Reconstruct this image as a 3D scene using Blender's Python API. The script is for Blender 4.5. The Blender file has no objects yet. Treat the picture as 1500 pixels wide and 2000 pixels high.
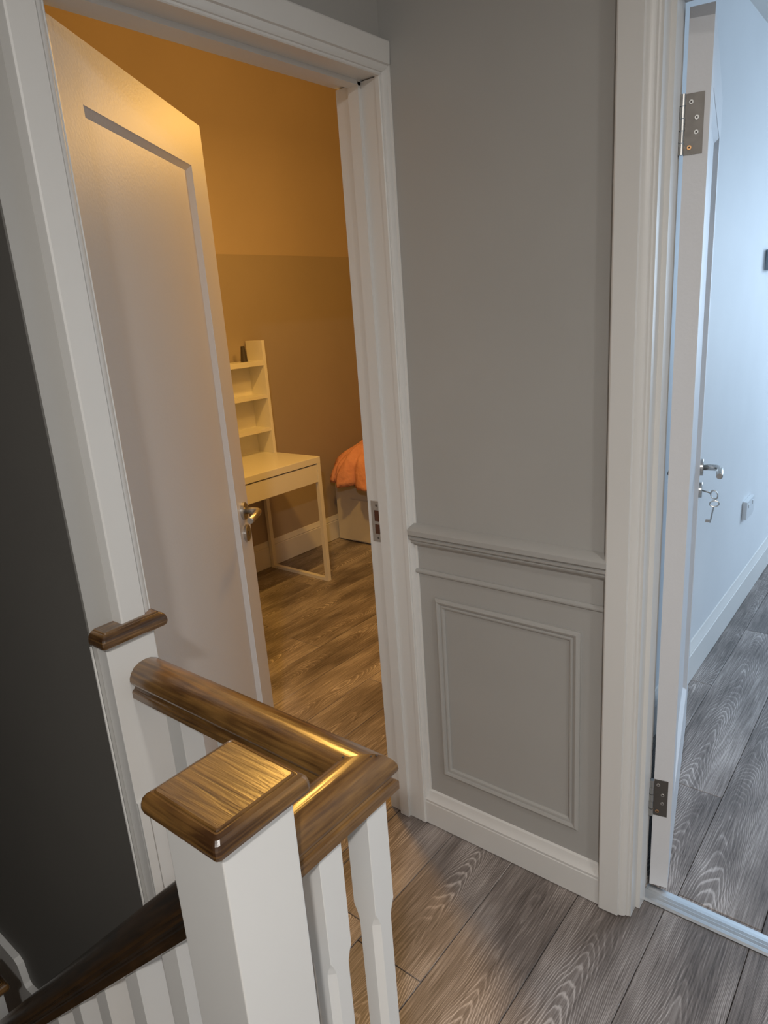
import bpy, bmesh, math, random
from mathutils import Vector, Matrix
random.seed(7)
S = bpy.context.scene
COL = S.collection
# ------------------------------------------------------------------ camera
H = 1.485
cam = bpy.data.cameras.new('camera'); camo = bpy.data.objects.new('camera', cam); COL.objects.link(camo)
ya, pi_, ro = [math.radians(a) for a in (-39.59983874, 16.04765912, -4.10854867)]
fw = Vector((math.sin(ya)*math.cos(pi_), math.cos(ya)*math.cos(pi_), -math.sin(pi_)))
rt = Vector((math.cos(ya), -math.sin(ya), 0)); up = rt.cross(fw)
c_, s_ = math.cos(ro), math.sin(ro)
r2 = c_*rt + s_*up; u2 = -s_*rt + c_*up
camo.matrix_world = Matrix(((r2.x, u2.x, -fw.x, 0), (r2.y, u2.y, -fw.y, 0), (r2.z, u2.z, -fw.z, H), (0, 0, 0, 1)))
cam.sensor_fit = 'VERTICAL'; cam.sensor_height = 36.0; cam.lens = 36.0*1346.69577/2000.0
cam.clip_start = 0.02; cam.clip_end = 60
S.camera = camo
# ------------------------------------------------------------------ world, exposure
w = bpy.data.worlds.new('world'); S.world = w; w.use_nodes = True
w.node_tree.nodes['Background'].inputs[0].default_value = (0.75, 0.85, 1.0, 1)
w.node_tree.nodes['Background'].inputs[1].default_value = 0.3
S.view_settings.view_transform = 'Standard'; S.view_settings.look = 'None'
S.view_settings.exposure = 0.0; S.view_settings.gamma = 1.0; S.view_settings.use_curve_mapping = False

# ------------------------------------------------------------------ lights
def area(name, loc, target, size, sizey, power, color, shape='RECTANGLE'):
    l = bpy.data.lights.new(name, 'AREA'); l.shape = shape; l.size = size
    if shape in ('RECTANGLE', 'ELLIPSE'): l.size_y = sizey
    l.energy = power; l.color = color
    o = bpy.data.objects.new(name, l); COL.objects.link(o); o.location = loc
    d = Vector(target) - Vector(loc); o.rotation_euler = d.to_track_quat('-Z', 'Y').to_euler()
    return o
# two recessed ceiling lights of the landing, behind and to the right of the viewer
area('landing_light', (0.55, -0.75, 2.385), (0.55, -0.75, 0), 0.14, 0.14, 42, (1.0, 0.97, 0.925), 'DISK')
area('landing_light', (1.00, 0.45, 2.385), (1.00, 0.45, 0), 0.14, 0.14, 11, (1.0, 0.97, 0.925), 'DISK')
# warm bulbs of the bedroom ceiling lamp, hidden from here by the door head and the jamb
def bulb(loc, power, r):
    pl = bpy.data.lights.new('bedroom_light', 'POINT'); pl.energy = power; pl.color = (1.0, 0.535, 0.120); pl.shadow_soft_size = r
    o = bpy.data.objects.new('bedroom_light', pl); COL.objects.link(o); o.location = loc
bulb((-1.62, 2.45, 2.26), 25, 0.08)
area('bedroom_light', (-1.92, 1.78, 2.52), (-1.92, 1.78, 0), 0.16, 0.16, 25, (1.0, 0.535, 0.115), 'DISK')
# daylight window at the far end of the room on the right
area('window_light', (1.0, 5.53, 1.60), (0.4, 2.2, 0.0), 1.5, 1.3, 84, (0.60, 0.79, 1.0))

# ------------------------------------------------------------------ materials
def nodes(name):
    m = bpy.data.materials.new(name); m.use_nodes = True
    nt = m.node_tree; return m, nt, nt.nodes['Principled BSDF'], nt.nodes, nt.links
def paint(name, col, rough=0.5, bump=0.02, scale=90, var=0.04):
    m, nt, b, N, L = nodes(name)
    tc = N.new('ShaderNodeTexCoord'); n = N.new('ShaderNodeTexNoise'); n.inputs['Scale'].default_value = scale
    n.inputs['Detail'].default_value = 4; L.new(tc.outputs['Object'], n.inputs['Vector'])
    n2 = N.new('ShaderNodeTexNoise'); n2.inputs['Scale'].default_value = 2.5; n2.inputs['Detail'].default_value = 3
    L.new(tc.outputs['Object'], n2.inputs['Vector'])
    r = N.new('ShaderNodeMapRange'); r.inputs[3].default_value = 1-var*2; r.inputs[4].default_value = 1+var*2
    L.new(n2.outputs['Fac'], r.inputs[0])
    mx = N.new('ShaderNodeVectorMath'); mx.operation = 'SCALE'; mx.inputs[0].default_value = col
    L.new(r.outputs[0], mx.inputs['Scale']); L.new(mx.outputs[0], b.inputs['Base Color'])
    bp = N.new('ShaderNodeBump'); bp.inputs['Strength'].default_value = bump*5; bp.inputs['Distance'].default_value = 0.002
    L.new(n.outputs['Fac'], bp.inputs['Height']); L.new(bp.outputs[0], b.inputs['Normal'])
    b.inputs['Roughness'].default_value = rough
    return m
def metal(name, col, rough=0.3):
    m, nt, b, N, L = nodes(name)
    tc = N.new('ShaderNodeTexCoord'); n = N.new('ShaderNodeTexNoise'); n.inputs['Scale'].default_value = 60
    L.new(tc.outputs['Object'], n.inputs['Vector'])
    r = N.new('ShaderNodeMapRange'); r.inputs[3].default_value = rough*0.8; r.inputs[4].default_value = rough*1.3
    L.new(n.outputs['Fac'], r.inputs[0]); L.new(r.outputs[0], b.inputs['Roughness'])
    b.inputs['Base Color'].default_value = (*col, 1); b.inputs['Metallic'].default_value = 1
    return m
def laminate(name, cA, cB, cC):
    """grey oak laminate with cathedral grain running along object Y, different on every board"""
    m, nt, b, N, L = nodes(name)
    tc = N.new('ShaderNodeTexCoord'); oi = N.new('ShaderNodeObjectInfo')
    # random offset per board
    k = N.new('ShaderNodeMath'); k.operation = 'MULTIPLY'; k.inputs[1].default_value = 37.0; L.new(oi.outputs['Random'], k.inputs[0])
    cx = N.new('ShaderNodeCombineXYZ'); L.new(k.outputs[0], cx.inputs[1]); L.new(k.outputs[0], cx.inputs[2])
    k2 = N.new('ShaderNodeMapRange'); k2.inputs[3].default_value = -0.05; k2.inputs[4].default_value = 0.05; 
    fr = N.new('ShaderNodeMath'); fr.operation = 'FRACT'; L.new(k.outputs[0], fr.inputs[0]); L.new(fr.outputs[0], k2.inputs[0])
    L.new(k2.outputs[0], cx.inputs[0])
    ad = N.new('ShaderNodeVectorMath'); ad.operation = 'ADD'; L.new(tc.outputs['Object'], ad.inputs[0]); L.new(cx.outputs[0], ad.inputs[1])
    mp = N.new('ShaderNodeMapping'); mp.inputs['Scale'].default_value = (7.0, 1.7, 1); L.new(ad.outputs[0], mp.inputs[0])
    nb = N.new('ShaderNodeTexNoise'); nb.inputs['Scale'].default_value = 1.0; nb.inputs['Detail'].default_value = 2.0
    nb.inputs['Roughness'].default_value = 0.4; L.new(mp.outputs[0], nb.inputs['Vector'])
    sx = N.new('ShaderNodeSeparateXYZ'); L.new(ad.outputs[0], sx.inputs[0])
    sq = N.new('ShaderNodeMath'); sq.operation = 'MULTIPLY'; L.new(sx.outputs[0], sq.inputs[0]); L.new(sx.outputs[0], sq.inputs[1])
    s6 = N.new('ShaderNodeMath'); s6.operation = 'MULTIPLY'; s6.inputs[1].default_value = 95.0; L.new(sq.outputs[0], s6.inputs[0])
    nk = N.new('ShaderNodeMath'); nk.operation = 'MULTIPLY_ADD'; nk.inputs[1].default_value = 1.0; L.new(nb.outputs['Fac'], nk.inputs[0])
    yl = N.new('ShaderNodeMath'); yl.operation = 'MULTIPLY'; yl.inputs[1].default_value = 0.9; L.new(sx.outputs[1], yl.inputs[0]); L.new(yl.outputs[0], nk.inputs[2])
    fs = N.new('ShaderNodeMath'); fs.operation = 'ADD'; L.new(s6.outputs[0], fs.inputs[0]); L.new(nk.outputs[0], fs.inputs[1])
    # small tremble
    mp3 = N.new('ShaderNodeMapping'); mp3.inputs['Scale'].default_value = (60, 14, 1); L.new(ad.outputs[0], mp3.inputs[0])
    nt3 = N.new('ShaderNodeTexNoise'); nt3.inputs['Scale'].default_value = 1.0; nt3.inputs['Detail'].default_value = 3; L.new(mp3.outputs[0], nt3.inputs['Vector'])
    f3 = N.new('ShaderNodeMath'); f3.operation = 'MULTIPLY_ADD'; f3.inputs[1].default_value = 0.045; L.new(nt3.outputs['Fac'], f3.inputs[0]); L.new(fs.outputs[0], f3.inputs[2])
    fm = N.new('ShaderNodeMath'); fm.operation = 'MULTIPLY'; fm.inputs[1].default_value = 25.0; L.new(f3.outputs[0], fm.inputs[0])
    fr2 = N.new('ShaderNodeMath'); fr2.operation = 'FRACT'; L.new(fm.outputs[0], fr2.inputs[0])
    rr = N.new('ShaderNodeValToRGB'); e = rr.color_ramp.elements
    e[0].position = 0.0; e[0].color = (0.15, 0.15, 0.15, 1); e[1].position = 1.0; e[1].color = (0.12, 0.12, 0.12, 1)
    x = rr.color_ramp.elements.new(0.55); x.color = (0.22, 0.22, 0.22, 1)
    x = rr.color_ramp.elements.new(0.80); x.color = (1, 1, 1, 1)
    L.new(fr2.outputs[0], rr.inputs[0])
    # fine straight pores
    mp2 = N.new('ShaderNodeMapping'); mp2.inputs['Scale'].default_value = (330, 9, 1); L.new(ad.outputs[0], mp2.inputs[0])
    n2 = N.new('ShaderNodeTexNoise'); n2.inputs['Scale'].default_value = 1; n2.inputs['Detail'].default_value = 3; L.new(mp2.outputs[0], n2.inputs['Vector'])
    # broad shade
    mp4 = N.new('ShaderNodeMapping'); mp4.inputs['Scale'].default_value = (7, 2.0, 1); L.new(ad.outputs[0], mp4.inputs[0])
    n4 = N.new('ShaderNodeTexNoise'); n4.inputs['Scale'].default_value = 1.3; n4.inputs['Detail'].default_value = 4; L.new(mp4.outputs[0], n4.inputs['Vector'])
    # fade the rings in and out along boards
    fd = N.new('ShaderNodeMapRange'); fd.inputs[1].default_value = 0.35; fd.inputs[2].default_value = 0.65; fd.inputs[3].default_value = 0.06; fd.inputs[4].default_value = 0.42
    L.new(n4.outputs['Fac'], fd.inputs[0])
    t1 = N.new('ShaderNodeMath'); t1.operation = 'MULTIPLY'; L.new(rr.outputs[0], t1.inputs[0]); L.new(fd.outputs[0], t1.inputs[1])
    t2 = N.new('ShaderNodeMath'); t2.operation = 'MULTIPLY_ADD'; t2.inputs[1].default_value = 0.66; L.new(n2.outputs['Fac'], t2.inputs[0]); L.new(t1.outputs[0], t2.inputs[2])
    t3 = N.new('ShaderNodeMath'); t3.operation = 'MULTIPLY_ADD'; t3.inputs[1].default_value = 0.42; L.new(n4.outputs['Fac'], t3.inputs[0]); L.new(t2.outputs[0], t3.inputs[2])
    cr = N.new('ShaderNodeValToRGB'); e = cr.color_ramp.elements
    e[0].position = 0.42; e[0].color = (*cA, 1); e[1].position = 1.0; e[1].color = (*cC, 1)
    x = cr.color_ramp.elements.new(0.66); x.color = (*cB, 1)
    L.new(t3.outputs[0], cr.inputs[0])
    # dark knots
    mk = N.new('ShaderNodeMapping'); mk.inputs['Scale'].default_value = (5.2, 1.9, 0.0); L.new(ad.outputs[0], mk.inputs[0])
    vk = N.new('ShaderNodeTexVoronoi'); vk.inputs['Scale'].default_value = 1.0; L.new(mk.outputs[0], vk.inputs['Vector'])
    vr = N.new('ShaderNodeMapRange'); vr.inputs[1].default_value = 0.01; vr.inputs[2].default_value = 0.11; vr.inputs[3].default_value = 0.55; vr.inputs[4].default_value = 1.0
    L.new(vk.outputs['Distance'], vr.inputs[0])
    br = N.new('ShaderNodeMapRange'); br.inputs[3].default_value = 0.86; br.inputs[4].default_value = 1.12; L.new(oi.outputs['Random'], br.inputs[0])
    mm = N.new('ShaderNodeMath'); mm.operation = 'MULTIPLY'; L.new(vr.outputs[0], mm.inputs[0]); L.new(br.outputs[0], mm.inputs[1])
    vs = N.new('ShaderNodeVectorMath'); vs.operation = 'SCALE'; L.new(cr.outputs[0], vs.inputs[0]); L.new(mm.outputs[0], vs.inputs['Scale'])
    L.new(vs.outputs[0], b.inputs['Base Color'])
    b.inputs['Roughness'].default_value = 0.42
    bp = N.new('ShaderNodeBump'); bp.inputs['Strength'].default_value = 0.12; bp.inputs['Distance'].default_value = 0.001
    L.new(n2.outputs['Fac'], bp.inputs['Height']); L.new(bp.outputs[0], b.inputs['Normal'])
    return m
def oak(name, axis, cA, cB, rough=0.3, ax2=None):
    m, nt, b, N, L = nodes(name)
    tc = N.new('ShaderNodeTexCoord'); mp = N.new('ShaderNodeMapping')
    s = [150, 150, 150]; s[axis] = 9
    if ax2 is not None: s[ax2] = 9
    mp.inputs['Scale'].default_value = s; L.new(tc.outputs['Object'], mp.inputs[0])
    n = N.new('ShaderNodeTexNoise'); n.inputs['Scale'].default_value = 1; n.inputs['Detail'].default_value = 6; n.inputs['Distortion'].default_value = 0.4
    L.new(mp.outputs[0], n.inputs['Vector'])
    n2 = N.new('ShaderNodeTexNoise'); n2.inputs['Scale'].default_value = 14; n2.inputs['Detail'].default_value = 3; L.new(tc.outputs['Object'], n2.inputs['Vector'])
    ma = N.new('ShaderNodeMath'); ma.operation = 'MULTIPLY_ADD'; ma.inputs[1].default_value = 0.38; L.new(n2.outputs['Fac'], ma.inputs[0])
    m2 = N.new('ShaderNodeMath'); m2.operation = 'MULTIPLY'; m2.inputs[1].default_value = 0.72; L.new(n.outputs['Fac'], m2.inputs[0]); L.new(m2.outputs[0], ma.inputs[2])
    cr = N.new('ShaderNodeValToRGB'); e = cr.color_ramp.elements
    e[0].position = 0.42; e[0].color = (*cA, 1); e[1].position = 0.74; e[1].color = (*cB, 1)
    L.new(ma.outputs[0], cr.inputs[0]); L.new(cr.outputs[0], b.inputs['Base Color'])
    b.inputs['Roughness'].default_value = rough
    b.inputs['Coat Weight'].default_value = 1.0; b.inputs['Coat Roughness'].default_value = 0.22
    bp = N.new('ShaderNodeBump'); bp.inputs['Strength'].default_value = 0.55; bp.inputs['Distance'].default_value = 0.0012; L.new(bp.outputs[0], b.inputs['Coat Normal'])
    L.new(n.outputs['Fac'], bp.inputs['Height']); L.new(bp.outputs[0], b.inputs['Normal'])
    return m
M = {}
M['wall'] = paint('grey wall paint', (0.42, 0.412, 0.395), 0.42, 0.02)
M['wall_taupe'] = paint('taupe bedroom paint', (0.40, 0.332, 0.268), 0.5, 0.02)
M['wall_stair'] = paint('dark grey stairwell wall', (0.13, 0.123, 0.112), 0.6, 0.02)  # one even grey, set darker than the landing walls
M['wall_blue'] = paint('pale wall paint', (0.72, 0.74, 0.76), 0.6, 0.02)
M['white'] = paint('white gloss paint', (0.72, 0.71, 0.69), 0.36, 0.012, 60, 0.02)
M['door'] = paint('satin door paint', (0.72, 0.72, 0.74), 0.43, 0.03, 150, 0.02)
M['ceil'] = paint('ceiling emulsion', (0.74, 0.73, 0.71), 0.8, 0.02)
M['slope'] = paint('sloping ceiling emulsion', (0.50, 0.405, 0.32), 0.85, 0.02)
M['floor'] = laminate('grey oak laminate', (0.100, 0.082, 0.074), (0.255, 0.218, 0.200), (0.62, 0.56, 0.53))
M['gap'] = paint('dark joint', (0.02, 0.018, 0.016), 0.9, 0.0)
M['oak0'] = oak('varnished oak along x', 0, (0.080, 0.035, 0.010), (0.265, 0.135, 0.037))
M['oak1'] = oak('varnished oak along y', 1, (0.080, 0.035, 0.010), (0.265, 0.135, 0.037))
M['oak_edge'] = oak('varnished oak rim', 0, (0.045, 0.018, 0.005), (0.27, 0.135, 0.036), ax2=1)
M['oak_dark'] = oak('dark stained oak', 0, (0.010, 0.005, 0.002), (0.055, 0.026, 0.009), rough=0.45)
M['steel'] = metal('satin steel', (0.55, 0.54, 0.52), 0.28)
M['steel_dark'] = metal('dull hinge steel', (0.20, 0.185, 0.17), 0.45)
M['alu'] = metal('aluminium strip', (0.66, 0.68, 0.70), 0.45)
M['brown'] = paint('raw wood in mortise', (0.10, 0.035, 0.015), 0.8)
M['desk'] = paint('white desk lacquer', (0.78, 0.76, 0.70), 0.35, 0.004)
M['bed'] = paint('white bed foil', (0.62, 0.60, 0.56), 0.45, 0.004)
M['dark'] = paint('dark brown plastic', (0.05, 0.04, 0.035), 0.5)
M['plastic'] = paint('white plastic', (0.72, 0.75, 0.78), 0.35, 0.0)
M['greybox'] = paint('grey plastic', (0.34, 0.42, 0.50), 0.5, 0.0)
def cloth():
    m, nt, b, N, L = nodes('orange duvet cotton')
    tc = N.new('ShaderNodeTexCoord'); n = N.new('ShaderNodeTexNoise'); n.inputs['Scale'].default_value = 14; n.inputs['Detail'].default_value = 5
    L.new(tc.outputs['Object'], n.inputs['Vector'])
    cr = N.new('ShaderNodeValToRGB'); e = cr.color_ramp.elements
    e[0].color = (0.62, 0.25, 0.15, 1); e[1].color = (0.88, 0.44, 0.28, 1); L.new(n.outputs['Fac'], cr.inputs[0]); L.new(cr.outputs[0], b.inputs['Base Color'])
    bp = N.new('ShaderNodeBump'); bp.inputs['Strength'].default_value = 0.8; bp.inputs['Distance'].default_value = 0.02
    L.new(n.outputs['Fac'], bp.inputs['Height']); L.new(bp.outputs[0], b.inputs['Normal'])
    b.inputs['Roughness'].default_value = 0.9; return m
M['duvet'] = cloth()

# ------------------------------------------------------------------ helpers
def setp(o, **k):
    for a, v in k.items():
        if v is not None: o[a] = v
    return o
def link(name, me, mat, parent=None, **k):
    o = bpy.data.objects.new(name, me); COL.objects.link(o)
    if mat and not me.materials: me.materials.append(mat)
    if parent is not None: o.parent = parent; o.matrix_parent_inverse = parent.matrix_basis.inverted()
    return setp(o, **k)
def frombm(name, bm, mat, parent=None, smooth=False, **k):
    me = bpy.data.meshes.new(name); bmesh.ops.recalc_face_normals(bm, faces=bm.faces); bm.to_mesh(me); bm.free()
    if smooth:
        me.polygons.foreach_set('use_smooth', [True]*len(me.polygons)); me.update()
    return link(name, me, mat, parent, **k)
def empty(name, loc=(0, 0, 0), **k):
    o = bpy.data.objects.new(name, None); COL.objects.link(o); o.location = loc; o.empty_display_size = 0.05
    o.matrix_basis = Matrix.Translation(loc)
    return setp(o, **k)
def bmbox(bm, x0, x1, y0, y1, z0, z1):
    v = [bm.verts.new(p) for p in ((x0,y0,z0),(x1,y0,z0),(x1,y1,z0),(x0,y1,z0),(x0,y0,z1),(x1,y0,z1),(x1,y1,z1),(x0,y1,z1))]
    for f in ((0,3,2,1),(4,5,6,7),(0,1,5,4),(1,2,6,5),(2,3,7,6),(3,0,4,7)): bm.faces.new([v[i] for i in f])
    return v
def bev(bm, r, seg=2):
    if r > 0: bmesh.ops.bevel(bm, geom=list(bm.edges), offset=r, segments=seg, affect='EDGES', profile=0.6, clamp_overlap=True)
def box(name, b, mat, parent=None, r=0.0, mw=None, **k):
    bm = bmesh.new(); bmbox(bm, *b); bev(bm, r)
    if mw is not None: bm.transform(mw)
    return frombm(name, bm, mat, parent, **k)
def boxes(name, bl, mat, parent=None, r=0.0, mw=None, **k):
    bm = bmesh.new()
    for b in bl: bmbox(bm, *b)
    bev(bm, r)
    if mw is not None: bm.transform(mw)
    return frombm(name, bm, mat, parent, **k)
def loft(name, secs, mat, parent=None, smooth=False, mw=None, close=True, **k):
    """secs: list of rings of 3d points, capped at both ends"""
    bm = bmesh.new(); R = [[bm.verts.new(p) for p in s] for s in secs]
    n = len(R[0])
    for a, b in zip(R[:-1], R[1:]):
        for i in range(n): bm.faces.new((a[i], a[(i+1) % n], b[(i+1) % n], b[i]))
    if close: bm.faces.new(R[0][::-1]); bm.faces.new(R[-1])
    if mw is not None: bm.transform(mw)
    o = frombm(name, bm, mat, parent, **k)
    if smooth:
        for p in o.data.polygons: p.use_smooth = len(p.vertices) == 4
        try:
            o.data.set_sharp_from_angle(angle=math.radians(24))
        except Exception: pass
    return o
def tube(bm, pts, r, n=12):
    pts = [Vector(p) for p in pts]; rings = []
    for i, p in enumerate(pts):
        t = (pts[min(i+1, len(pts)-1)] - pts[max(i-1, 0)]).normalized()
        a = t.cross(Vector((0, 0, 1)));  a = a.normalized() if a.length > 1e-3 else Vector((1, 0, 0))
        b = t.cross(a); rr = r[i] if isinstance(r, (list, tuple)) else r
        rings.append([bm.verts.new(p + rr*(math.cos(2*math.pi*j/n)*a + math.sin(2*math.pi*j/n)*b)) for j in range(n)])
    for A, B in zip(rings[:-1], rings[1:]):
        for j in range(n): bm.faces.new((A[j], A[(j+1) % n], B[(j+1) % n], B[j]))
    bm.faces.new(rings[0][::-1]); bm.faces.new(rings[-1])
def disc(bm, c, axis, r, h, n=28, ch=0.0015):
    c = Vector(c); axis = Vector(axis).normalized()
    rings = [(0, r), (h-ch, r), (h, r-ch)]
    a = axis.cross(Vector((0, 0, 1))); a = a.normalized() if a.length > 1e-3 else Vector((1, 0, 0)); b = axis.cross(a); R = []
    for d, q in rings: R.append([bm.verts.new(c + axis*d + q*(math.cos(2*math.pi*j/n)*a + math.sin(2*math.pi*j/n)*b)) for j in range(n)])
    for A, B in zip(R[:-1], R[1:]):
        for j in range(n): bm.faces.new((A[j], A[(j+1) % n], B[(j+1) % n], B[j]))
    bm.faces.new(R[0][::-1]); bm.faces.new(R[-1])
def ring(bm, c, ax1, ax2, r1, r2, t, n=20, m=8):
    c, ax1, ax2 = Vector(c), Vector(ax1).normalized(), Vector(ax2).normalized(); nn = ax1.cross(ax2); R = []
    for i in range(n):
        a = 2*math.pi*i/n; p = c + r1*math.cos(a)*ax1 + r2*math.sin(a)*ax2; o = (math.cos(a)*ax1 + math.sin(a)*ax2)
        R.append([bm.verts.new(p + t*(math.cos(2*math.pi*j/m)*o + math.sin(2*math.pi*j/m)*nn)) for j in range(m)])
    for i in range(n):
        A, B = R[i], R[(i+1) % n]
        for j in range(m): bm.faces.new((A[j], A[(j+1) % m], B[(j+1) % m], B[j]))

# ------------------------------------------------------------------ floors, board by board
def plank_mesh(w, l):
    bm = bmesh.new(); bmbox(bm, -w/2, w/2, -l/2, l/2, -0.008, 0.0)
    te = [e for e in bm.edges if all(v.co.z > -0.001 for v in e.verts)]
    bmesh.ops.bevel(bm, geom=te, offset=0.0012, segments=1, affect='EDGES')
    me = bpy.data.meshes.new('plank'); bm.to_mesh(me); bm.free(); me.materials.append(M['floor']); return me
def lay(parent, cols, x0, x1, y0, y1, joints, seed, skip=None, L=1.22):
    """cols: seam positions; joints: {column index: y of one end joint}"""
    rnd = random.Random(seed); g = 0.0016
    for i, (a, b) in enumerate(zip(cols[:-1], cols[1:])):
        a_, b_ = max(a, x0), min(b, x1)
        if b_-a_ < 0.02: continue
        j0 = joints.get(i, rnd.uniform(0, L))
        k = math.floor((y0-j0)/L); ys = [j0+(k+n)*L for n in range(0, 12)]
        for p, q in zip(ys[:-1], ys[1:]):
            for (c0, c1) in ([(y0, y1)] if skip is None else skip(a_, b_)):
                p_, q_ = max(p, c0), min(q, c1)
                if q_-p_ < 0.02: continue
                me = plank_mesh(b_-a_-g, q_-p_-g)
                o = link('plank', me, None, parent); o.location = ((a_+b_)/2, (p_+q_)/2, 0)
PW = 0.193
fl = boxes('floor', [(-1.195, -0.50, 0.50, 1.463, -0.16, -0.008), (-0.50, 1.35, -1.9, 1.463, -0.16, -0.008)], M['gap'], kind='structure', label='grey oak plank floor of the landing')
cols = [-1.163+PW*i for i in range(-1, 15)]
lay(fl, cols, -1.195, 1.35, -1.9, 1.463, {0: 0.9, 1: 1.0, 2: 0.951, 3: 0.62, 4: 0.55, 5: 0.35, 6: 0.72}, 3,
    skip=lambda a, b: [(0.50, 1.463)] if b < -0.49 else ([(0.31, 1.463)] if a < -0.5 else [(-1.9, 1.463)]))
fl2 = box('floor', (-0.66, 2.6, 1.463, 5.6, -0.16, -0.008), M['gap'], kind='structure', label='grey oak plank floor of the bright room behind the right door')
cols2 = [-1.149+PW*i for i in range(0, 21)]
lay(fl2, cols2, -0.66, 2.6, 1.50, 5.6, {3: 1.967, 4: 2.75, 5: 2.35, 2: 2.62}, 5)
fl3 = box('floor', (-3.19, -1.195, 0.60, 4.6, -0.16, -0.008), M['gap'], kind='structure', label='oak plank floor of the warm lit bedroom')
cols3 = [-3.305+PW*i for i in range(0, 12)]
lay(fl3, cols3, -3.19, -1.195, 0.60, 4.6, {5: 2.05, 8: 1.948, 6: 2.55, 7: 1.3, 4: 1.6, 9: 2.4}, 8)

# ------------------------------------------------------------------ walls
wl = boxes('wall_left', [(-1.195, -1.075, 0.500, 0.585, -3.0, 2.4), (-1.195, -1.075, 0.585, 1.395, 2.02, 2.4), (-1.195, -1.075, 1.395, 1.52, 0, 2.4),
                         (-1.195, -1.075, 0.585, 1.40, -3.0, -0.16)], M['wall'], kind='structure', label='grey painted wall holding the bedroom doorway')
boxes('corner_bead', [(-1.0765, -1.0735, 0.4955, 0.4985, -2.9, 0.978)], M['white'], wl)
wb = boxes('wall_back', [(-1.075, -0.475, 1.40, 1.515, -0.16, 2.4), (-0.475, 0.36, 1.40, 1.515, 2.02, 2.4), (0.36, 1.35, 1.40, 1.515, 0, 2.4)], M['wall'], kind='structure', label='grey painted wall with the wainscot panel')
box('wall_right', (1.35, 1.45, -1.9, 1.52, -0.16, 2.4), M['wall'], kind='structure', label='grey landing wall behind the viewer on the right')
box('wall_front', (-0.55, 1.45, -2.0, -1.9, -3.0, 2.4), M['wall'], kind='structure', label='grey landing wall behind the viewer')
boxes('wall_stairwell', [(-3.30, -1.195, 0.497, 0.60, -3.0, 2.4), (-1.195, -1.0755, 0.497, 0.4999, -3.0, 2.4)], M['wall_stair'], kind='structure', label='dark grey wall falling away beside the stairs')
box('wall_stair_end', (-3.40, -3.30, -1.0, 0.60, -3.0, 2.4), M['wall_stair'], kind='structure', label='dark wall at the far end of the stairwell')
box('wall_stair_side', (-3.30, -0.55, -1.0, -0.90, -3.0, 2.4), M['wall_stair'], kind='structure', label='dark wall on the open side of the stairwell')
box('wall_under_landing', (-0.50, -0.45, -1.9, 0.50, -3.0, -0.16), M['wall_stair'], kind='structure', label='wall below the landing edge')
box('floor', (-3.30, -0.50, -0.90, 0.497, -3.0, -2.9), M['gap'], kind='structure', label='dark floor at the foot of the stairwell')
boxes('ceiling', [(-1.195, 1.45, -2.0, 1.52, 2.4, 2.46), (-3.40, -1.195, -2.0, 0.60, 2.4, 2.46)], M['ceil'], kind='structure', label='white landing ceiling')
# bedroom shell
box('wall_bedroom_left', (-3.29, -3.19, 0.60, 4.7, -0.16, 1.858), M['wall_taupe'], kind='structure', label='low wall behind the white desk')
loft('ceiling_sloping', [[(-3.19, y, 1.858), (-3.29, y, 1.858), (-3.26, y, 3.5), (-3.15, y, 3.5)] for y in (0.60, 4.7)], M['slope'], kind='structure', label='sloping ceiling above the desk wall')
box('ceiling_bedroom', (-3.26, -1.195, 0.60, 4.7, 3.5, 3.55), M['ceil'], kind='structure', label='bedroom ceiling')
box('wall_bedroom_far', (-3.29, -1.195, 4.6, 4.7, -0.16, 3.5), M['wall_taupe'], kind='structure', label='far wall of the bedroom')
box('wall_bedroom_near', (-3.19, -1.195, 0.601, 0.62, -0.16, 3.5), M['wall_taupe'], kind='structure', label='near wall of the bedroom')
boxes('wall_bedroom_right', [(-1.195, -1.10, 1.52, 4.7, -0.16, 3.5), (-1.195, -1.10, 0.6, 1.52, 2.46, 3.5)], M['wall_taupe'], kind='structure', label='right wall of the bedroom')
# bright room shell
box('wall_bright_left', (-0.76, -0.66, 1.515, 5.6, -0.16, 2.4), M['wall_blue'], kind='structure', label='pale wall beyond the open right door')
boxes('wall_bright_far', [(-0.76, 0.25, 5.6, 5.7, -0.16, 2.4), (1.75, 2.7, 5.6, 5.7, -0.16, 2.4), (0.25, 1.75, 5.6, 5.7, -0.16, 0.9), (0.25, 1.75, 5.6, 5.7, 2.2, 2.4)], M['wall_blue'], kind='structure', label='window wall of the bright room')
box('wall_bright_right', (2.6, 2.7, 1.515, 5.6, -0.16, 2.4), M['wall_blue'], kind='structure', label='right wall of the bright room')
box('wall_bright_near', (1.35, 2.7, 1.42, 1.515, -0.16, 2.4), M['wall_blue'], kind='structure', label='near wall of the bright room')
box('ceiling_bright', (-0.76, 2.7, 1.515, 5.7, 2.4, 2.46), M['ceil'], kind='structure', label='ceiling of the bright room')
wf = empty('window_1', (1.0, 5.6, 0.9), kind='structure', label='white framed window of the bright room')
boxes('window_frame', [(0.25, 0.30, 5.61, 5.67, 0.9, 2.2), (1.70, 1.75, 5.61, 5.67, 0.9, 2.2), (0.30, 1.70, 5.61, 5.67, 0.9, 0.95), (0.30, 1.70, 5.61, 5.67, 2.15, 2.2), (0.98, 1.02, 5.61, 5.67, 0.95, 2.15)], M['white'], wf)

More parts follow.
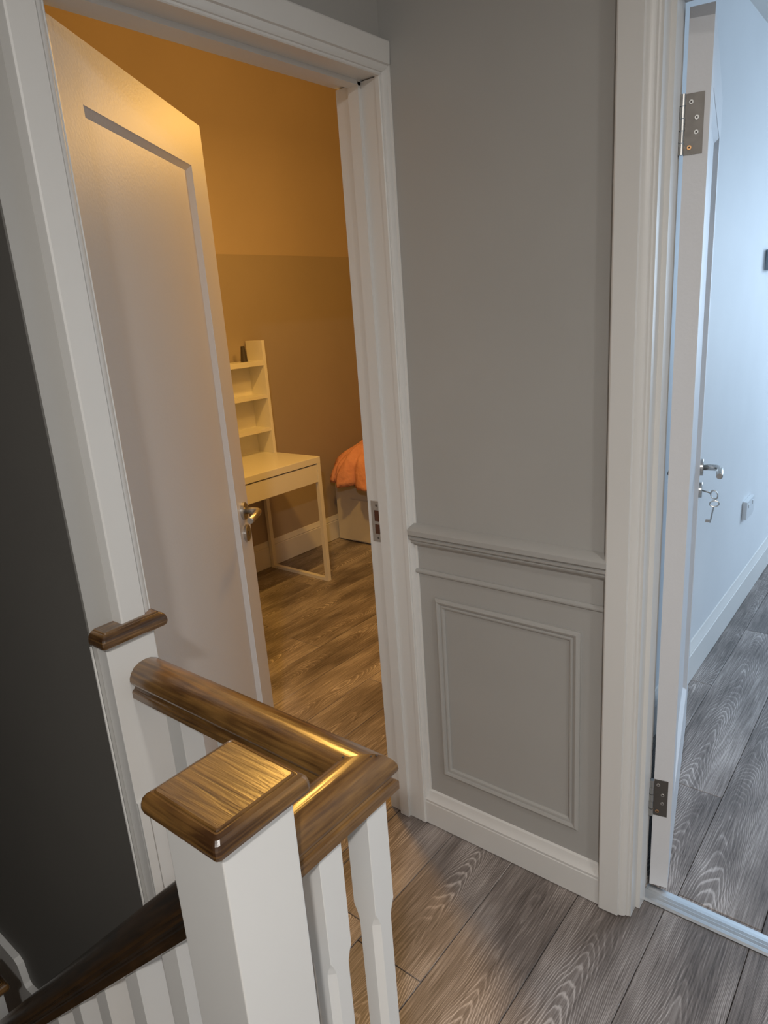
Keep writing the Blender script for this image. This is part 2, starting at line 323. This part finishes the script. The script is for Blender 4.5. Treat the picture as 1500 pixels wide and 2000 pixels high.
# ------------------------------------------------------------------ mouldings
def run_x(name, prof, x0, x1, y, mat, parent=None, sgn=-1, **k):
    """profile (d, z): d = distance out of a wall whose surface is at y"""
    return loft(name, [[(x, y+sgn*d, z) for d, z in prof] for x in (x0, x1)], mat, parent, smooth=True, **k)
def run_y(name, prof, y0, y1, x, mat, parent=None, sgn=1, **k):
    return loft(name, [[(x+sgn*d, y, z) for d, z in prof] for y in (y0, y1)], mat, parent, smooth=True, **k)
SK = [(-0.002, 0.003), (0.018, 0.003), (0.018, 0.076), (0.0165, 0.0785), (0.0165, 0.082), (0.0185, 0.084), (0.0185, 0.087), (0.013, 0.093), (0.009, 0.101), (0.006, 0.111), (0.001, 0.114), (-0.002, 0.114)]
run_x('baseboard_back', SK, -1.074, -0.524, 1.40, M['white'], kind='structure', label='white moulded skirting board under the wainscot panel')
DADO = [(-0.002, 0.947), (0.004, 0.946), (0.028, 0.936), (0.031, 0.933), (0.031, 0.921), (0.028, 0.918), (0.0225, 0.918), (0.0225, 0.914), (0.026, 0.912), (0.025, 0.907), (0.022, 0.904), (0.017, 0.904), (0.017, 0.900), (0.019, 0.898), (0.016, 0.893), (0.009, 0.891), (0.007, 0.886), (-0.002, 0.885)]
run_x('trim_1', DADO, -1.058, -0.524, 1.40, M['wall'], kind='structure', label='grey stepped dado rail across the wall between the doors')
run_x('trim_2', [(-0.002, 0.805), (0.004, 0.805), (0.008, 0.808), (0.009, 0.812), (0.008, 0.816), (0.004, 0.819), (-0.002, 0.819)], -1.074, -0.524, 1.40, M['wall'], kind='structure', label='thin grey bead just below the dado rail')
# picture-frame moulding, mitred
pf = empty('trim_3', (-0.795, 1.40, 0.19), kind='structure', label='rectangular grey panel moulding on the wainscot')
X0, X1, Z0, Z1 = -0.999, -0.590, 0.190, 0.743
FP = [(0, -0.001), (0, 0.006), (0.003, 0.010), (0.008, 0.012), (0.013, 0.010), (0.015, 0.006), (0.018, 0.005), (0.021, 0.008), (0.025, 0.007), (0.028, 0.003), (0.028, -0.001)]
def frame_seg(a, b, ia, ib):
    return loft('moulding', [[(a[0]+ia[0]*t, 1.40-d, a[1]+ia[1]*t) for t, d in FP], [(b[0]+ib[0]*t, 1.40-d, b[1]+ib[1]*t) for t, d in FP]], M['wall'], pf, smooth=True)
frame_seg((X0, Z1), (X1, Z1), (1, -1), (-1, -1)); frame_seg((X1, Z1), (X1, Z0), (-1, -1), (-1, 1))
frame_seg((X1, Z0), (X0, Z0), (-1, 1), (1, 1)); frame_seg((X0, Z0), (X0, Z1), (1, 1), (1, -1))
# architrave profile: t = from opening edge outwards, d = thickness
AR = [(0.0, -0.001), (0.0, 0.010), (0.002, 0.012), (0.006, 0.012), (0.007, 0.015), (0.012, 0.0185), (0.018, 0.020), (0.020, 0.020), (0.0215, 0.0255), (0.064, 0.027), (0.067, 0.0255), (0.068, 0.022), (0.068, -0.001)]
# ---- frame of door 1 (on wall_left, x = -1.075)
t4 = empty('trim_4', (-1.10, 1.0, 0), kind='structure', label='white moulded frame of the bedroom doorway')
YL, YR, ZH = 0.612, 1.376, 1.992
WX = -1.075
loft('architrave', [[(WX+d, YL-t, 0.004) for t, d in AR], [(WX+d, YL-t, ZH+t) for t, d in AR]], M['white'], t4, smooth=True)
ARc = [(t, d) for t, d in AR if t <= 0.0216] + [(0.0238, 0.0256), (0.0238, -0.001)]
loft('architrave', [[(WX+d, YR+t, 0.004) for t, d in ARc], [(WX+d, YR+t, ZH+0.021) for t, d in ARc]], M['white'], t4, smooth=True)
def yend(t): return min(YR+t, 1.399)
ARh = AR
loft('architrave', [[(WX+d+0.002, YL-t, ZH+t) for t, d in ARh], [(WX+d+0.002, yend(t), ZH+t) for t, d in ARh]], M['white'], t4, smooth=True)
# lining with stop
def lining_y(yf, s):   # s=+1: material lies at larger y
    pr = [(-1.196, 0), (-1.151, 0), (-1.151, -0.010), (-1.120, -0.010), (-1.120, 0), (-1.070, 0), (-1.070, 0.018), (-1.196, 0.018)]
    return [(x, yf+s*d) for x, d in pr]
loft('lining', [[(x, y, 0.002) for x, y in lining_y(YR+0.003, 1)], [(x, y, ZH) for x, y in lining_y(YR+0.003, 1)]], M['white'], t4)
loft('lining', [[(x, y, 0.002) for x, y in lining_y(YL-0.003, -1)], [(x, y, ZH) for x, y in lining_y(YL-0.003, -1)]], M['white'], t4)
loft('lining', [[(x, YL-0.02, ZH+0.003+d) for x, d in [(a, b-0) for a, b in lining_y(0, 1)]], [(x, YR+0.02, ZH+0.003+d) for x, d in lining_y(0, 1)]], M['white'], t4)
# strike plate
sp = empty('x', (0, 0, 0)); bpy.data.objects.remove(sp)
bm = bmesh.new(); yy = YR+0.003
for b in ((-1.184, -1.1525, yy-0.0022, yy+0.001, 0.972, 0.998), (-1.184, -1.1525, yy-0.0022, yy+0.001, 0.882, 0.905), (-1.184, -1.174, yy-0.0022, yy+0.001, 0.905, 0.972), (-1.1565, -1.1525, yy-0.0022, yy+0.001, 0.905, 0.972), (-1.174, -1.1565, yy-0.0022, yy+0.001, 0.932, 0.941)): bmbox(bm, *b)
st = frombm('strike_plate', bm, M['steel'], t4, label='bright steel strike plate let into the right jamb')
box('latch_hole', (-1.174, -1.1565, yy-0.0008, yy+0.004, 0.905, 0.972), M['brown'], st)
for zz in (0.986, 0.893):
    bm = bmesh.new(); disc(bm, (-1.165, yy-0.0022, zz), (0, -1, 0), 0.0035, 0.0008, 12, 0.0003); frombm('screw', bm, M['steel_dark'], st)
# ---- frame of door 2 (on wall_back, y = 1.40)
t5 = empty('trim_5', (-0.45, 1.40, 0), kind='structure', label='white moulded frame of the right doorway')
XL2, XR2 = -0.456, 0.322
ART = [(t*1.06, d) for t, d in AR]
loft('architrave', [[(XL2-t, 1.40-d, 0.004) for t, d in ART], [(XL2-t, 1.40-d, ZH+t) for t, d in ART]], M['white'], t5, smooth=True)
loft('architrave', [[(XR2+t, 1.40-d, 0.004) for t, d in ART], [(XR2+t, 1.40-d, ZH+t) for t, d in ART]], M['white'], t5, smooth=True)
loft('architrave', [[(XL2-t, 1.40-d, ZH+t) for t, d in ART], [(XR2+t, 1.40-d, ZH+t) for t, d in ART]], M['white'], t5, smooth=True)
def lin2(xf, s):
    return [(xf+s*d, y) for y, d in [(1.392, 0), (1.428, 0), (1.428, 0.010), (1.466, 0.010), (1.466, -0.003), (1.519, -0.003), (1.519, -0.022), (1.392, -0.022)]]
loft('lining', [[(x, y, 0.002) for x, y in lin2(XL2+0.005, 1)], [(x, y, ZH) for x, y in lin2(XL2+0.005, 1)]], M['white'], t5)
loft('lining', [[(x, y, 0.002) for x, y in lin2(XR2-0.005, -1)], [(x, y, ZH) for x, y in lin2(XR2-0.005, -1)]], M['white'], t5)
loft('lining', [[(XL2-0.02, y, ZH-0.003-0.010*0-(z-0)) for z, y in lin2(0, 1)], [(XR2+0.02, y, ZH-0.003-z) for z, y in lin2(0, 1)]], M['white'], t5)
# threshold strip
TH = [(1.462, 0.0), (1.462, 0.002), (1.468, 0.005), (1.476, 0.0055), (1.478, 0.0045), (1.486, 0.0065), (1.488, 0.0055), (1.496, 0.007), (1.498, 0.006), (1.506, 0.0055), (1.514, 0.004), (1.521, 0.0015), (1.521, 0.0)]
loft('trim_6', [[(x, y, z) for y, z in TH] for x in (-0.449, 0.315)], M['alu'], kind='structure', label='ribbed aluminium threshold strip in the right doorway')
# other skirtings
SKB = [(-0.002, 0.003), (0.015, 0.003), (0.015, 0.118), (0.012, 0.122), (0.014, 0.128), (0.009, 0.140), (0.004, 0.162), (-0.002, 0.164)]
run_y('baseboard_bright', SKB, 1.52, 5.6, -0.66, M['white'], kind='structure', label='white skirting board along the pale wall')
SKC = [(-0.002, 0.003), (0.015, 0.003), (0.015, 0.128), (0.012, 0.132), (0.014, 0.138), (0.009, 0.150), (0.004, 0.168), (-0.002, 0.170)]
run_y('baseboard_bedroom', SKC, 0.62, 4.6, -3.19, M['white'], kind='structure', label='white skirting board behind the desk')

# ------------------------------------------------------------------ doors
def leaf(name, W, Hh, th, z0, rec, mat, **k):
    """leaf in local space: x along width from hinge, y: 0 = face towards -y (recessed), th = back; z up"""
    d = empty(name, (0, 0, 0), **k)
    s0, s1, a0, a1 = rec; dp, ch = 0.012, 0.014
    boxes('frame', [(0, s0, 0, th, z0, Hh), (s1, W, 0, th, z0, Hh), (s0, s1, 0, th, z0, a0), (s0, s1, 0, th, a1, Hh)], mat, d)
    def q(inset, y): return [(s0+inset, y, a0+inset), (s1-inset, y, a0+inset), (s1-inset, y, a1-inset), (s0+inset, y, a1-inset)]
    bm = bmesh.new()
    for (ya_, yb_) in ((0.0004, dp+0.0005), (th-0.0004, th-dp-0.0005)):
        A = [bm.verts.new(p) for p in q(-0.001, ya_)]; B = [bm.verts.new(p) for p in q(ch, yb_)]; Cc = [bm.verts.new(p) for p in q(-0.001, yb_)]
        for i in range(4):
            j = (i+1) % 4
            bm.faces.new((A[i], A[j], B[j], B[i])); bm.faces.new((B[i], B[j], Cc[j], Cc[i])); bm.faces.new((Cc[i], Cc[j], A[j], A[i]))
    frombm('moulding', bm, mat, d)
    box('panel', (s0-0.001, s1+0.001, dp, th-dp, a0-0.001, a1+0.001), mat, d)
    return d
def lever(d, s, z, face, sgn, out=0.052, ln=0.105):
    """lever handle: sgn -1 sticks out towards -y from face"""
    bm = bmesh.new(); disc(bm, (s, face, z), (0, sgn, 0), 0.026, 0.009); h = frombm('rosette', bm, M['steel'], d)
    bm = bmesh.new(); o = face+sgn*out; r = 0.0095
    pts = [(s, face+sgn*0.008, z), (s, o-sgn*0.020, z), (s-0.003, o-sgn*0.010, z), (s-0.011, o-sgn*0.003, z), (s-0.024, o, z), (s-ln, o, z), (s-ln-0.002, o, z)]
    tube(bm, pts, [r, r, r, r, r, r, r-0.002], 16); frombm('lever', bm, M['steel'], h, smooth=False)
    for p in h.children[0].data.polygons: p.use_smooth = len(p.vertices) == 4
    return h
def escutcheon(d, s, z, face, sgn):
    bm = bmesh.new(); disc(bm, (s, face, z), (0, sgn, 0), 0.025, 0.009); e = frombm('escutcheon', bm, M['steel'], d)
    bm = bmesh.new(); bmbox(bm, s-0.002, s+0.002, face+sgn*0.0092-0.0004, face+sgn*0.0092+0.0004, z-0.010, z+0.006); frombm('keyhole', bm, M['dark'], e)
def place(d, origin, xdir, ydir):
    X = Vector((xdir[0], xdir[1], 0)).normalized(); Y = Vector((ydir[0], ydir[1], 0)).normalized()
    d.matrix_basis = Matrix(((X.x, Y.x, 0, origin[0]), (X.y, Y.y, 0, origin[1]), (0, 0, 1, 0), (0, 0, 0, 1)))
# door 1: landing face = local y 0; outward normal (towards landing) n, local y = -n
u1 = Vector((-1.592+1.165, 1.286-0.64)).normalized(); n1 = Vector((u1.y, -u1.x))
d1 = leaf('door_1', 0.776, 1.984, 0.040, 0.008, (0.135, 0.672, 0.22, 1.872), M['door'], kind='structure', label='white recessed panel door opened into the warm bedroom')
lever(d1, 0.722, 0.957, 0.0, -1); escutcheon(d1, 0.722, 0.889, 0.0, -1)
lever(d1, 0.722, 0.957, 0.040, 1)
place(d1, (-1.165, 0.640), u1, -n1)
# door 2: right face = local y 0
th2 = 0.043; u_2 = Vector((-0.217, 0.976)).normalized(); n2_ = Vector((u_2.y, -u_2.x))
d2 = leaf('door_2', 0.762, 1.981, th2, 0.010, (0.105, 0.657, 0.22, 1.868), M['door'], kind='structure', label='white door folded back into the bright room seen edge on')
lever(d2, 0.705, 0.964, 0.0, -1, 0.055, 0.11); lever(d2, 0.705, 0.964, th2, 1, 0.034, 0.10)
bm = bmesh.new(); disc(bm, (0.705, 0, 0.892), (0, -1, 0), 0.025, 0.009); frombm('escutcheon', bm, M['steel'], d2)
for (za, zb) in ((1.735, 1.840), (0.226, 0.330)):
    bm = bmesh.new(); bmbox(bm, -0.0015, 0.001, 0.010, th2, za, zb)
    h = frombm('hinge', bm, M['steel_dark'], d2)
    bm = bmesh.new(); hh = (zb-za)/5
    for i in range(5):
        rr = 0.0058 if i in (0, 2, 4) else 0.0050
        zc = za+i*hh; n = 14
        A = [bm.verts.new((-0.004+rr*math.cos(2*math.pi*j/n), th2+0.004+rr*math.sin(2*math.pi*j/n), zc+0.0006)) for j in range(n)]
        B = [bm.verts.new((v.co.x, v.co.y, zc+hh-0.0006)) for v in A]
        for j in range(n): bm.faces.new((A[j], A[(j+1) % n], B[(j+1) % n], B[j]))
        bm.faces.new(A[::-1]); bm.faces.new(B)
    kn = frombm('knuckle', bm, M['steel'], h)
    for i, (yy, f) in enumerate(((0.033, 0.86), (0.022, 0.60), (0.022, 0.36), (0.033, 0.12))):
        bm = bmesh.new(); z = za+f*(zb-za); disc(bm, (-0.0015, yy, z), (-1, 0, 0), 0.0044, 0.0008, 14, 0.0004)
        sc = frombm('screw', bm, M['steel'] if i != 3 else metal('brass screw', (0.75, 0.42, 0.2), 0.35), h)
    bm = bmesh.new()
    for yy, f in ((0.033, 0.86), (0.022, 0.60), (0.022, 0.36), (0.033, 0.12)):
        z = za+f*(zb-za); bmbox(bm, -0.0027, -0.0022, yy-0.0014, yy+0.0014, z-0.0014, z+0.0014)
    frombm('screw_recess', bm, M['dark'], h)
place(d2, (-0.403, 1.523), u_2, -n2_)
# keys of door 2
def leafpt(s, y, z):
    p = Vector((-0.403, 1.523)) + u_2*s - n2_*y
    return Vector((p.x, p.y, z))
k1 = leafpt(0.705, -0.009, 0.890); k2 = leafpt(0.700, -0.034, 0.884)
bm = bmesh.new(); tube(bm, [k1, k2], 0.0026, 8); ring(bm, k2 + (k2-k1).normalized()*0.010 + Vector((0, 0, -0.002)), (k2-k1), (0, 0, 1), 0.0105, 0.013, 0.0022)
setp(frombm('key', bm, M['steel'], smooth=True), label='mortice key standing in the lock of the right door', category='key', group='keys at the right door')
kc = k2 + (k2-k1).normalized()*0.012 + Vector((0, 0, -0.030)); dn = Vector((-0.14, -0.05, -1)).normalized()
bm = bmesh.new(); ring(bm, kc, (n2_.x, n2_.y, 0), dn, 0.013, 0.0095, 0.0022)
tube(bm, [kc+dn*0.009, kc+dn*0.062], 0.0024, 8)
kx = kc+dn*0.052; nx = Vector((-n2_.x, -n2_.y, 0))
vs = [kx+nx*0.001, kx+nx*0.014, kx+nx*0.014+dn*0.009, kx+nx*0.001+dn*0.009]
A = [bm.verts.new(v+Vector((0, 0.001, 0))) for v in vs]; B = [bm.verts.new(v-Vector((0, 0.001, 0))) for v in vs]
bm.faces.new(A); bm.faces.new(B[::-1])
for i in range(4): bm.faces.new((A[i], B[i], B[(i+1) % 4], A[(i+1) % 4]))
setp(frombm('key', bm, M['steel'], smooth=False), label='loose mortice key dangling below the one in the lock', category='key', group='keys at the right door')

# ------------------------------------------------------------------ balustrade of the landing
lb = empty('landing_balustrade', (-0.54, 0.5, 0), label='L-shaped landing balustrade with oak rail and white newel post', category='balustrade')
def capmesh(bm, x0, x1, y0, y1, z, h=0.0285):
    rings = []
    for dz, ins in ((0, 0.004), (0.003, 0.0012), (0.008, 0), (0.014, 0.0005), (0.0195, 0.002), (0.0235, 0.005), (0.0262, 0.0092), (0.0264, 0.0102), (0.0252, 0.0110), (0.0255, 0.0118), (0.0275, 0.0125), (0.0283, 0.0138)):
        zz = z+dz*h/0.030; r = max(0.0055-ins*0.2, 0.0012); pts = []
        for cx, cy, a0 in ((x1-ins-r, y1-ins-r, 0), (x0+ins+r, y1-ins-r, 90), (x0+ins+r, y0+ins+r, 180), (x1-ins-r, y0+ins+r, 270)):
            for k in range(4):
                a = math.radians(a0+30*k); pts.append((cx+r*math.cos(a), cy+r*math.sin(a), zz))
        rings.append([bm.verts.new(p) for p in pts])
    for A, B in zip(rings[:-1], rings[1:]):
        for i in range(16): bm.faces.new((A[i], A[(i+1) % 16], B[(i+1) % 16], B[i]))
    bm.faces.new(rings[0][::-1]); bm.faces.new(rings[-1])
NC = (-0.539, 0.358); NH = 0.0478
def capobj(bm, mat, parent, **k):
    o = frombm('newel_cap', bm, mat, parent, **k); o.data.materials.append(M['oak_edge'])
    for p in o.data.polygons:
        if abs(p.normal.z) < 0.93: p.material_index = 1
    return o
po = box('newel_post', (NC[0]-NH, NC[0]+NH, NC[1]-NH, NC[1]+NH, -0.30, 1.001), M['white'], lb, r=0.0015)
bm = bmesh.new(); capmesh(bm, NC[0]-0.0645, NC[0]+0.0645, NC[1]-0.0635, NC[1]+0.0635, 1.0); capobj(bm, M['oak0'], po, label='flat oak cap with bevelled edges')
hp = box('half_newel_post', (-1.0745, -1.043, 0.506, 0.598, -0.60, 0.981), M['white'], lb, r=0.0012)
bm = bmesh.new(); capmesh(bm, -1.090, -1.028, 0.495, 0.622, 0.980); 
for v in bm.verts:
    if v.co.x < -1.072: v.co.x = -1.0745
capobj(bm, M['oak1'], hp, label='half cap of oak against the door frame')
box('batten', (-1.043, -1.037, 0.506, 0.523, -0.60, 0.672), M['white'], hp, r=0.001)
RC = (-0.542, 0.571); RZ = 0.868
RP = []
for wdt, hgt in ((0.031, 0.0), (0.034, 0.0015), (0.034, 0.0135), (0.0325, 0.0155), (0.0285, 0.0175), (0.0272, 0.0205), (0.0278, 0.0235), (0.030, 0.026), (0.0330, 0.0285), (0.0345, 0.033), (0.0335, 0.040), (0.0295, 0.0478), (0.0225, 0.0555), (0.012, 0.0605), (0.0, 0.062)): RP.append((wdt, hgt))
RPF = RP + [(-a, b) for a, b in RP[::-1] if a > 0]
loft('handrail', [[(-1.0425, RC[1]+a, RZ+b) for a, b in RPF], [(RC[0]+a, RC[1]+a, RZ+b) for a, b in RPF]], M['oak0'], lb, smooth=True)
loft('handrail', [[(RC[0]+a, RC[1]+a, RZ+b) for a, b in RPF], [(RC[0]+a, 0.4060, RZ+b) for a, b in RPF]], M['oak1'], lb, smooth=True)
# plugged screw holes on the mitre
for (px, py) in ((-0.560, 0.556), (-0.530, 0.577), (-0.525, 0.583)):
    bm = bmesh.new(); disc(bm, (px, py, RZ+0.0595), (0, 0, 1), 0.0016, 0.0018, 8, 0.0004); frombm('nail_hole', bm, M['dark'], lb)
def baluster_mesh(zb, zt, zc):
    """square stop-chamfered stick, origin at centre; chamfered below zc (above zl again square)"""
    h = 0.020; bm = bmesh.new(); R = []
    def sec(z, c):
        return [bm.verts.new((x, y, z)) for x, y in ((-h+c, -h), (h-c, -h), (h, -h+c), (h, h-c), (h-c, h), (-h+c, h), (-h, h-c), (-h, -h+c))]
    zl = zb+0.16
    for z, c in ((zb, 0.0006), (zl-0.035, 0.0006), (zl-0.012, 0.004), (zl, 0.009), (zc-0.034, 0.009), (zc-0.022, 0.0085), (zc-0.010, 0.005), (zc, 0.0006), (zt, 0.0006)): R.append(sec(z, c))
    for A, B in zip(R[:-1], R[1:]):
        for i in range(8): bm.faces.new((A[i], A[(i+1) % 8], B[(i+1) % 8], B[i]))
    bm.faces.new(R[0][::-1]); bm.faces.new(R[-1]); bmesh.ops.recalc_face_normals(bm, faces=bm.faces)
    me = bpy.data.meshes.new('baluster'); bm.to_mesh(me); bm.free(); me.materials.append(M['white']); return me
bme = baluster_mesh(0.022, 0.870, 0.692)
for (x, y) in ((RC[0], 0.480), (RC[0], 0.571), (-0.950, RC[1]), (-0.812, RC[1]), (-0.676, RC[1])):
    o = link('baluster', bme, None, lb); o.location = (x, y, 0)
box('base_rail', (-1.0425, RC[0]+0.03, RC[1]-0.03, RC[1]+0.03, 0.0, 0.022), M['white'], lb, r=0.003)
box('base_rail', (RC[0]-0.03, RC[0]+0.03, 0.406, RC[1]-0.0305, 0.0, 0.022), M['white'], lb, r=0.003)
# landing edge fascia
boxes('trim_7', [(-1.0745, -0.50, 0.480, 0.4995, -0.30, 0.0), (-0.52, -0.5005, -0.90, 0.309, -0.20, 0.0)], M['white'], kind='structure', label='white fascia along the landing edge')

# ------------------------------------------------------------------ stair flight and its sloping balustrade
sb = empty('stair_balustrade', (-1.2, 0.358, -0.3), label='dark sloping oak handrail on white balusters going down the stairs', category='balustrade')
SL = 0.99; SY = 0.358
def zb(x): return 0.802 - SL*(-0.61-x)
def secx(x): return [(x, SY+a, zb(x)+b*1.41) for a, b in RPF]
RS = Matrix.Translation((-0.588, SY, zb(-0.588))) @ Matrix.Rotation(-math.atan(SL), 4, 'Y')
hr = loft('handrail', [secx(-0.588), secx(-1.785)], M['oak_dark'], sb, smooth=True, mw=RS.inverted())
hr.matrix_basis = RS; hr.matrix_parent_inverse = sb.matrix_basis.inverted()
for i in range(9):
    x = -0.691-0.1255*i
    bm = bmesh.new(); h = 0.020; t = zb(x)
    bt = -0.0-0.0
    low = t-0.80
    v = [bm.verts.new(p) for p in ((x-h, SY-h, low-SL*0+0.0), (x+h, SY-h, low), (x+h, SY+h, low), (x-h, SY+h, low), (x-h, SY-h, zb(x-h)+0.006), (x+h, SY-h, zb(x+h)+0.006), (x+h, SY+h, zb(x+h)+0.006), (x-h, SY+h, zb(x-h)+0.006))]
    for f in ((0,3,2,1),(4,5,6,7),(0,1,5,4),(1,2,6,5),(2,3,7,6),(3,0,4,7)): bm.faces.new([v[k] for k in f])
    frombm('baluster', bm, M['white'], sb)
LN = (-1.837, 0.358)
lp = box('newel_post', (LN[0]-NH, LN[0]+NH, LN[1]-NH, LN[1]+NH, -1.35, -0.196), M['white'], sb, r=0.0015)
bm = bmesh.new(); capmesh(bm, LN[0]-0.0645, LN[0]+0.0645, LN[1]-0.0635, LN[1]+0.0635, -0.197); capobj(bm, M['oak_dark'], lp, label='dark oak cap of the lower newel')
sc = empty('staircase', (-1.2, -0.2, -0.6), label='white painted flight of stairs dropping from the landing', category='stairs')
loft('string', [[(-0.588, y, zb(-0.588)-0.78), (-0.588, y, zb(-0.588)-1.08), (-1.79, y, zb(-1.79)-1.08), (-1.79, y, zb(-1.79)-0.78)] for y in (SY-0.028, SY+0.028)], M['white'], sb)
for i in range(6):
    x = -0.53-0.205*i; z = -0.20*(i+1)
    box('tread', (x-0.205-0.02, x+0.0, -0.88, 0.308, z-0.03, z), M['oak1'], sc, r=0.004)
    box('riser', (x-0.012, x, -0.88, 0.308, z, z+0.168), M['white'], sc)
box('landing_tread', (-3.28, -1.79, -0.88, 0.30, -1.43, -1.40), M['oak1'], sc)
# painted boxing on the dark wall beyond the lower newel
pts = [(-2.70, -0.235), (-1.905, -0.235), (-1.885, -0.245), (-1.876, -0.285), (-1.872, -0.308), (-1.860, -0.315), (-1.815, -0.308), (-1.800, -0.318), (-1.795, -1.35), (-2.70, -1.35)]
loft('trim_8', [[(x, y, z) for x, z in pts] for y in (0.478, 0.4965)], M['white'], kind='structure', label='pale shaped timber panel low on the dark stairwell wall')

# ------------------------------------------------------------------ bedroom furniture
dk = empty('writing_desk', (-2.93, 2.35, 0), label='white desk with a flat drawer and square tube legs in the bedroom', category='desk')
DX0, DX1, DY0, DY1, DZ = -3.172, -2.682, 1.985, 2.715, 0.742
box('desktop', (DX0, DX1, DY0, DY1, DZ-0.036, DZ), M['desk'], dk, r=0.002)
box('drawer', (DX1-0.40, DX1-0.004, DY0+0.035, DY1-0.028, DZ-0.142, DZ-0.042), M['desk'], dk, r=0.0015)
boxes('rail', [(DX0+0.02, DX0+0.04, DY0+0.03, DY1-0.03, DZ-0.14, DZ-0.036)], M['desk'], dk)
for y0 in (DY1-0.027, DY0+0.002):
    boxes('leg_frame', [(DX1-0.025, DX1, y0, y0+0.025, 0, DZ-0.036), (DX0, DX0+0.025, y0, y0+0.025, 0, DZ-0.036), (DX0+0.025, DX1-0.025, y0, y0+0.025, 0, 0.018)], M['desk'], dk)
su = empty('shelf_unit', (-3.1, 2.35, DZ), label='white open shelf unit standing on the back of the desk', category='shelf unit')
HX0, HX1, HT = -3.172, -3.034, 1.386
for y0 in (DY1-0.020, DY0): box('side_panel', (HX0, HX1, y0, y0+0.020, DZ, HT), M['desk'], su, r=0.001)
box('back_panel', (HX0, HX0+0.006, DY0+0.02, DY1-0.02, DZ, 1.262), M['desk'], su)
for z in (1.248, 1.064, 0.874):
    box('shelf', (HX0+0.006, HX1-0.003, DY0+0.02, DY1-0.02, z, z+(0.028 if z > 1.2 else 0.018)), M['desk'], su, r=0.001)
bm = bmesh.new(); tube(bm, [(-3.10, 2.61, 1.277), (-3.10, 2.61, 1.362)], [0.020, 0.011], 20)
setp(frombm('ornament', bm, M['dark']), label='small dark tapered ornament on the top shelf', category='ornament')
bd = empty('bed', (-2.5, 3.9, 0), label='white bed base with a drawer front, right of the desk', category='bed')
box('bed_end', (-3.150, -2.25, 3.31, 3.335, 0.010, 0.400), M['bed'], bd, r=0.002)
box('bed_base', (-3.150, -2.25, 3.335, 4.55, 0.010, 0.315), M['bed'], bd)
box('drawer_front', (-3.02, -2.26, 3.302, 3.310, 0.02, 0.306), M['bed'], bd, r=0.001)
box('mattress', (-3.145, -2.27, 3.34, 4.53, 0.316, 0.394), M['plastic'], bd, r=0.03)
# duvet: heaped cotton with gathers over the bed end
bm = bmesh.new(); NU, NV = 260, 44; grid = []
for i in range(NU):
    a = 2*math.pi*i/NU; row = []
    for j in range(NV):
        t = j/(NV-1)
        rr = math.sin(t*math.pi/2)**0.6
        zz = 0.25*(max(0.0, math.cos(t*math.pi/2)))**0.75
        cx = math.copysign(abs(math.cos(a))**0.5, math.cos(a)); cy = math.copysign(abs(math.sin(a))**0.5, math.sin(a))
        fold = (0.028*math.sin(a*37+2*math.sin(a*5))+0.012*math.sin(a*71))*t**1.6 + 0.020*math.sin(a*19+t*5)*t
        hem = -0.020*t**6*(1+0.6*math.sin(a*9)) 
        row.append(bm.verts.new((-2.735+cx*rr*(0.405+fold), 3.86+cy*rr*(0.700+fold), 0.452+zz*(1+0.10*math.sin(a*3+1)+0.05*math.sin(a*19+t*9)+0.03*math.sin(a*43-t*14))+hem+0.012*math.sin(a*13)*rr)))
    grid.append(row)
for i in range(NU):
    for j in range(1, NV-1):
        bm.faces.new((grid[i][j], grid[(i+1) % NU][j], grid[(i+1) % NU][j+1], grid[i][j+1]))
bmesh.ops.remove_doubles(bm, verts=[grid[i][0] for i in range(NU)], dist=1.0)
cv = [v for v in bm.verts if not v.link_faces]
c0 = cv[0] if cv else bm.verts.new((-2.735, 3.86, 0.73))
for i in range(NU): bm.faces.new((c0, grid[i][1], grid[(i+1) % NU][1]))
du = frombm('duvet', bm, M['duvet'], smooth=True)
md = du.modifiers.new('thick', 'SOLIDIFY'); md.thickness = 0.02; md.offset = -1
setp(du, label='crumpled orange duvet heaped over the bed end', category='duvet')

# ------------------------------------------------------------------ bright room fittings
so = empty('wall_socket', (-0.655, 3.46, 0.49), label='white double socket on the pale wall above the skirting', category='socket')
box('face_plate', (-0.6595, -0.640, 3.385, 3.535, 0.452, 0.538), M['plastic'], so, r=0.002)
for y in (3.42, 3.50): box('switch', (-0.640, -0.637, y-0.008, y+0.008, 0.505, 0.522), M['plastic'], so)
sw = empty('wall_control', (-0.655, 3.47, 1.6), label='grey control box on the pale wall at the right picture edge', category='control box')
box('housing', (-0.6595, -0.625, 3.462, 3.55, 1.548, 1.632), M['greybox'], sw, r=0.003)
box('cover', (-0.625, -0.621, 3.469, 3.543, 1.556, 1.624), M['greybox'], sw)
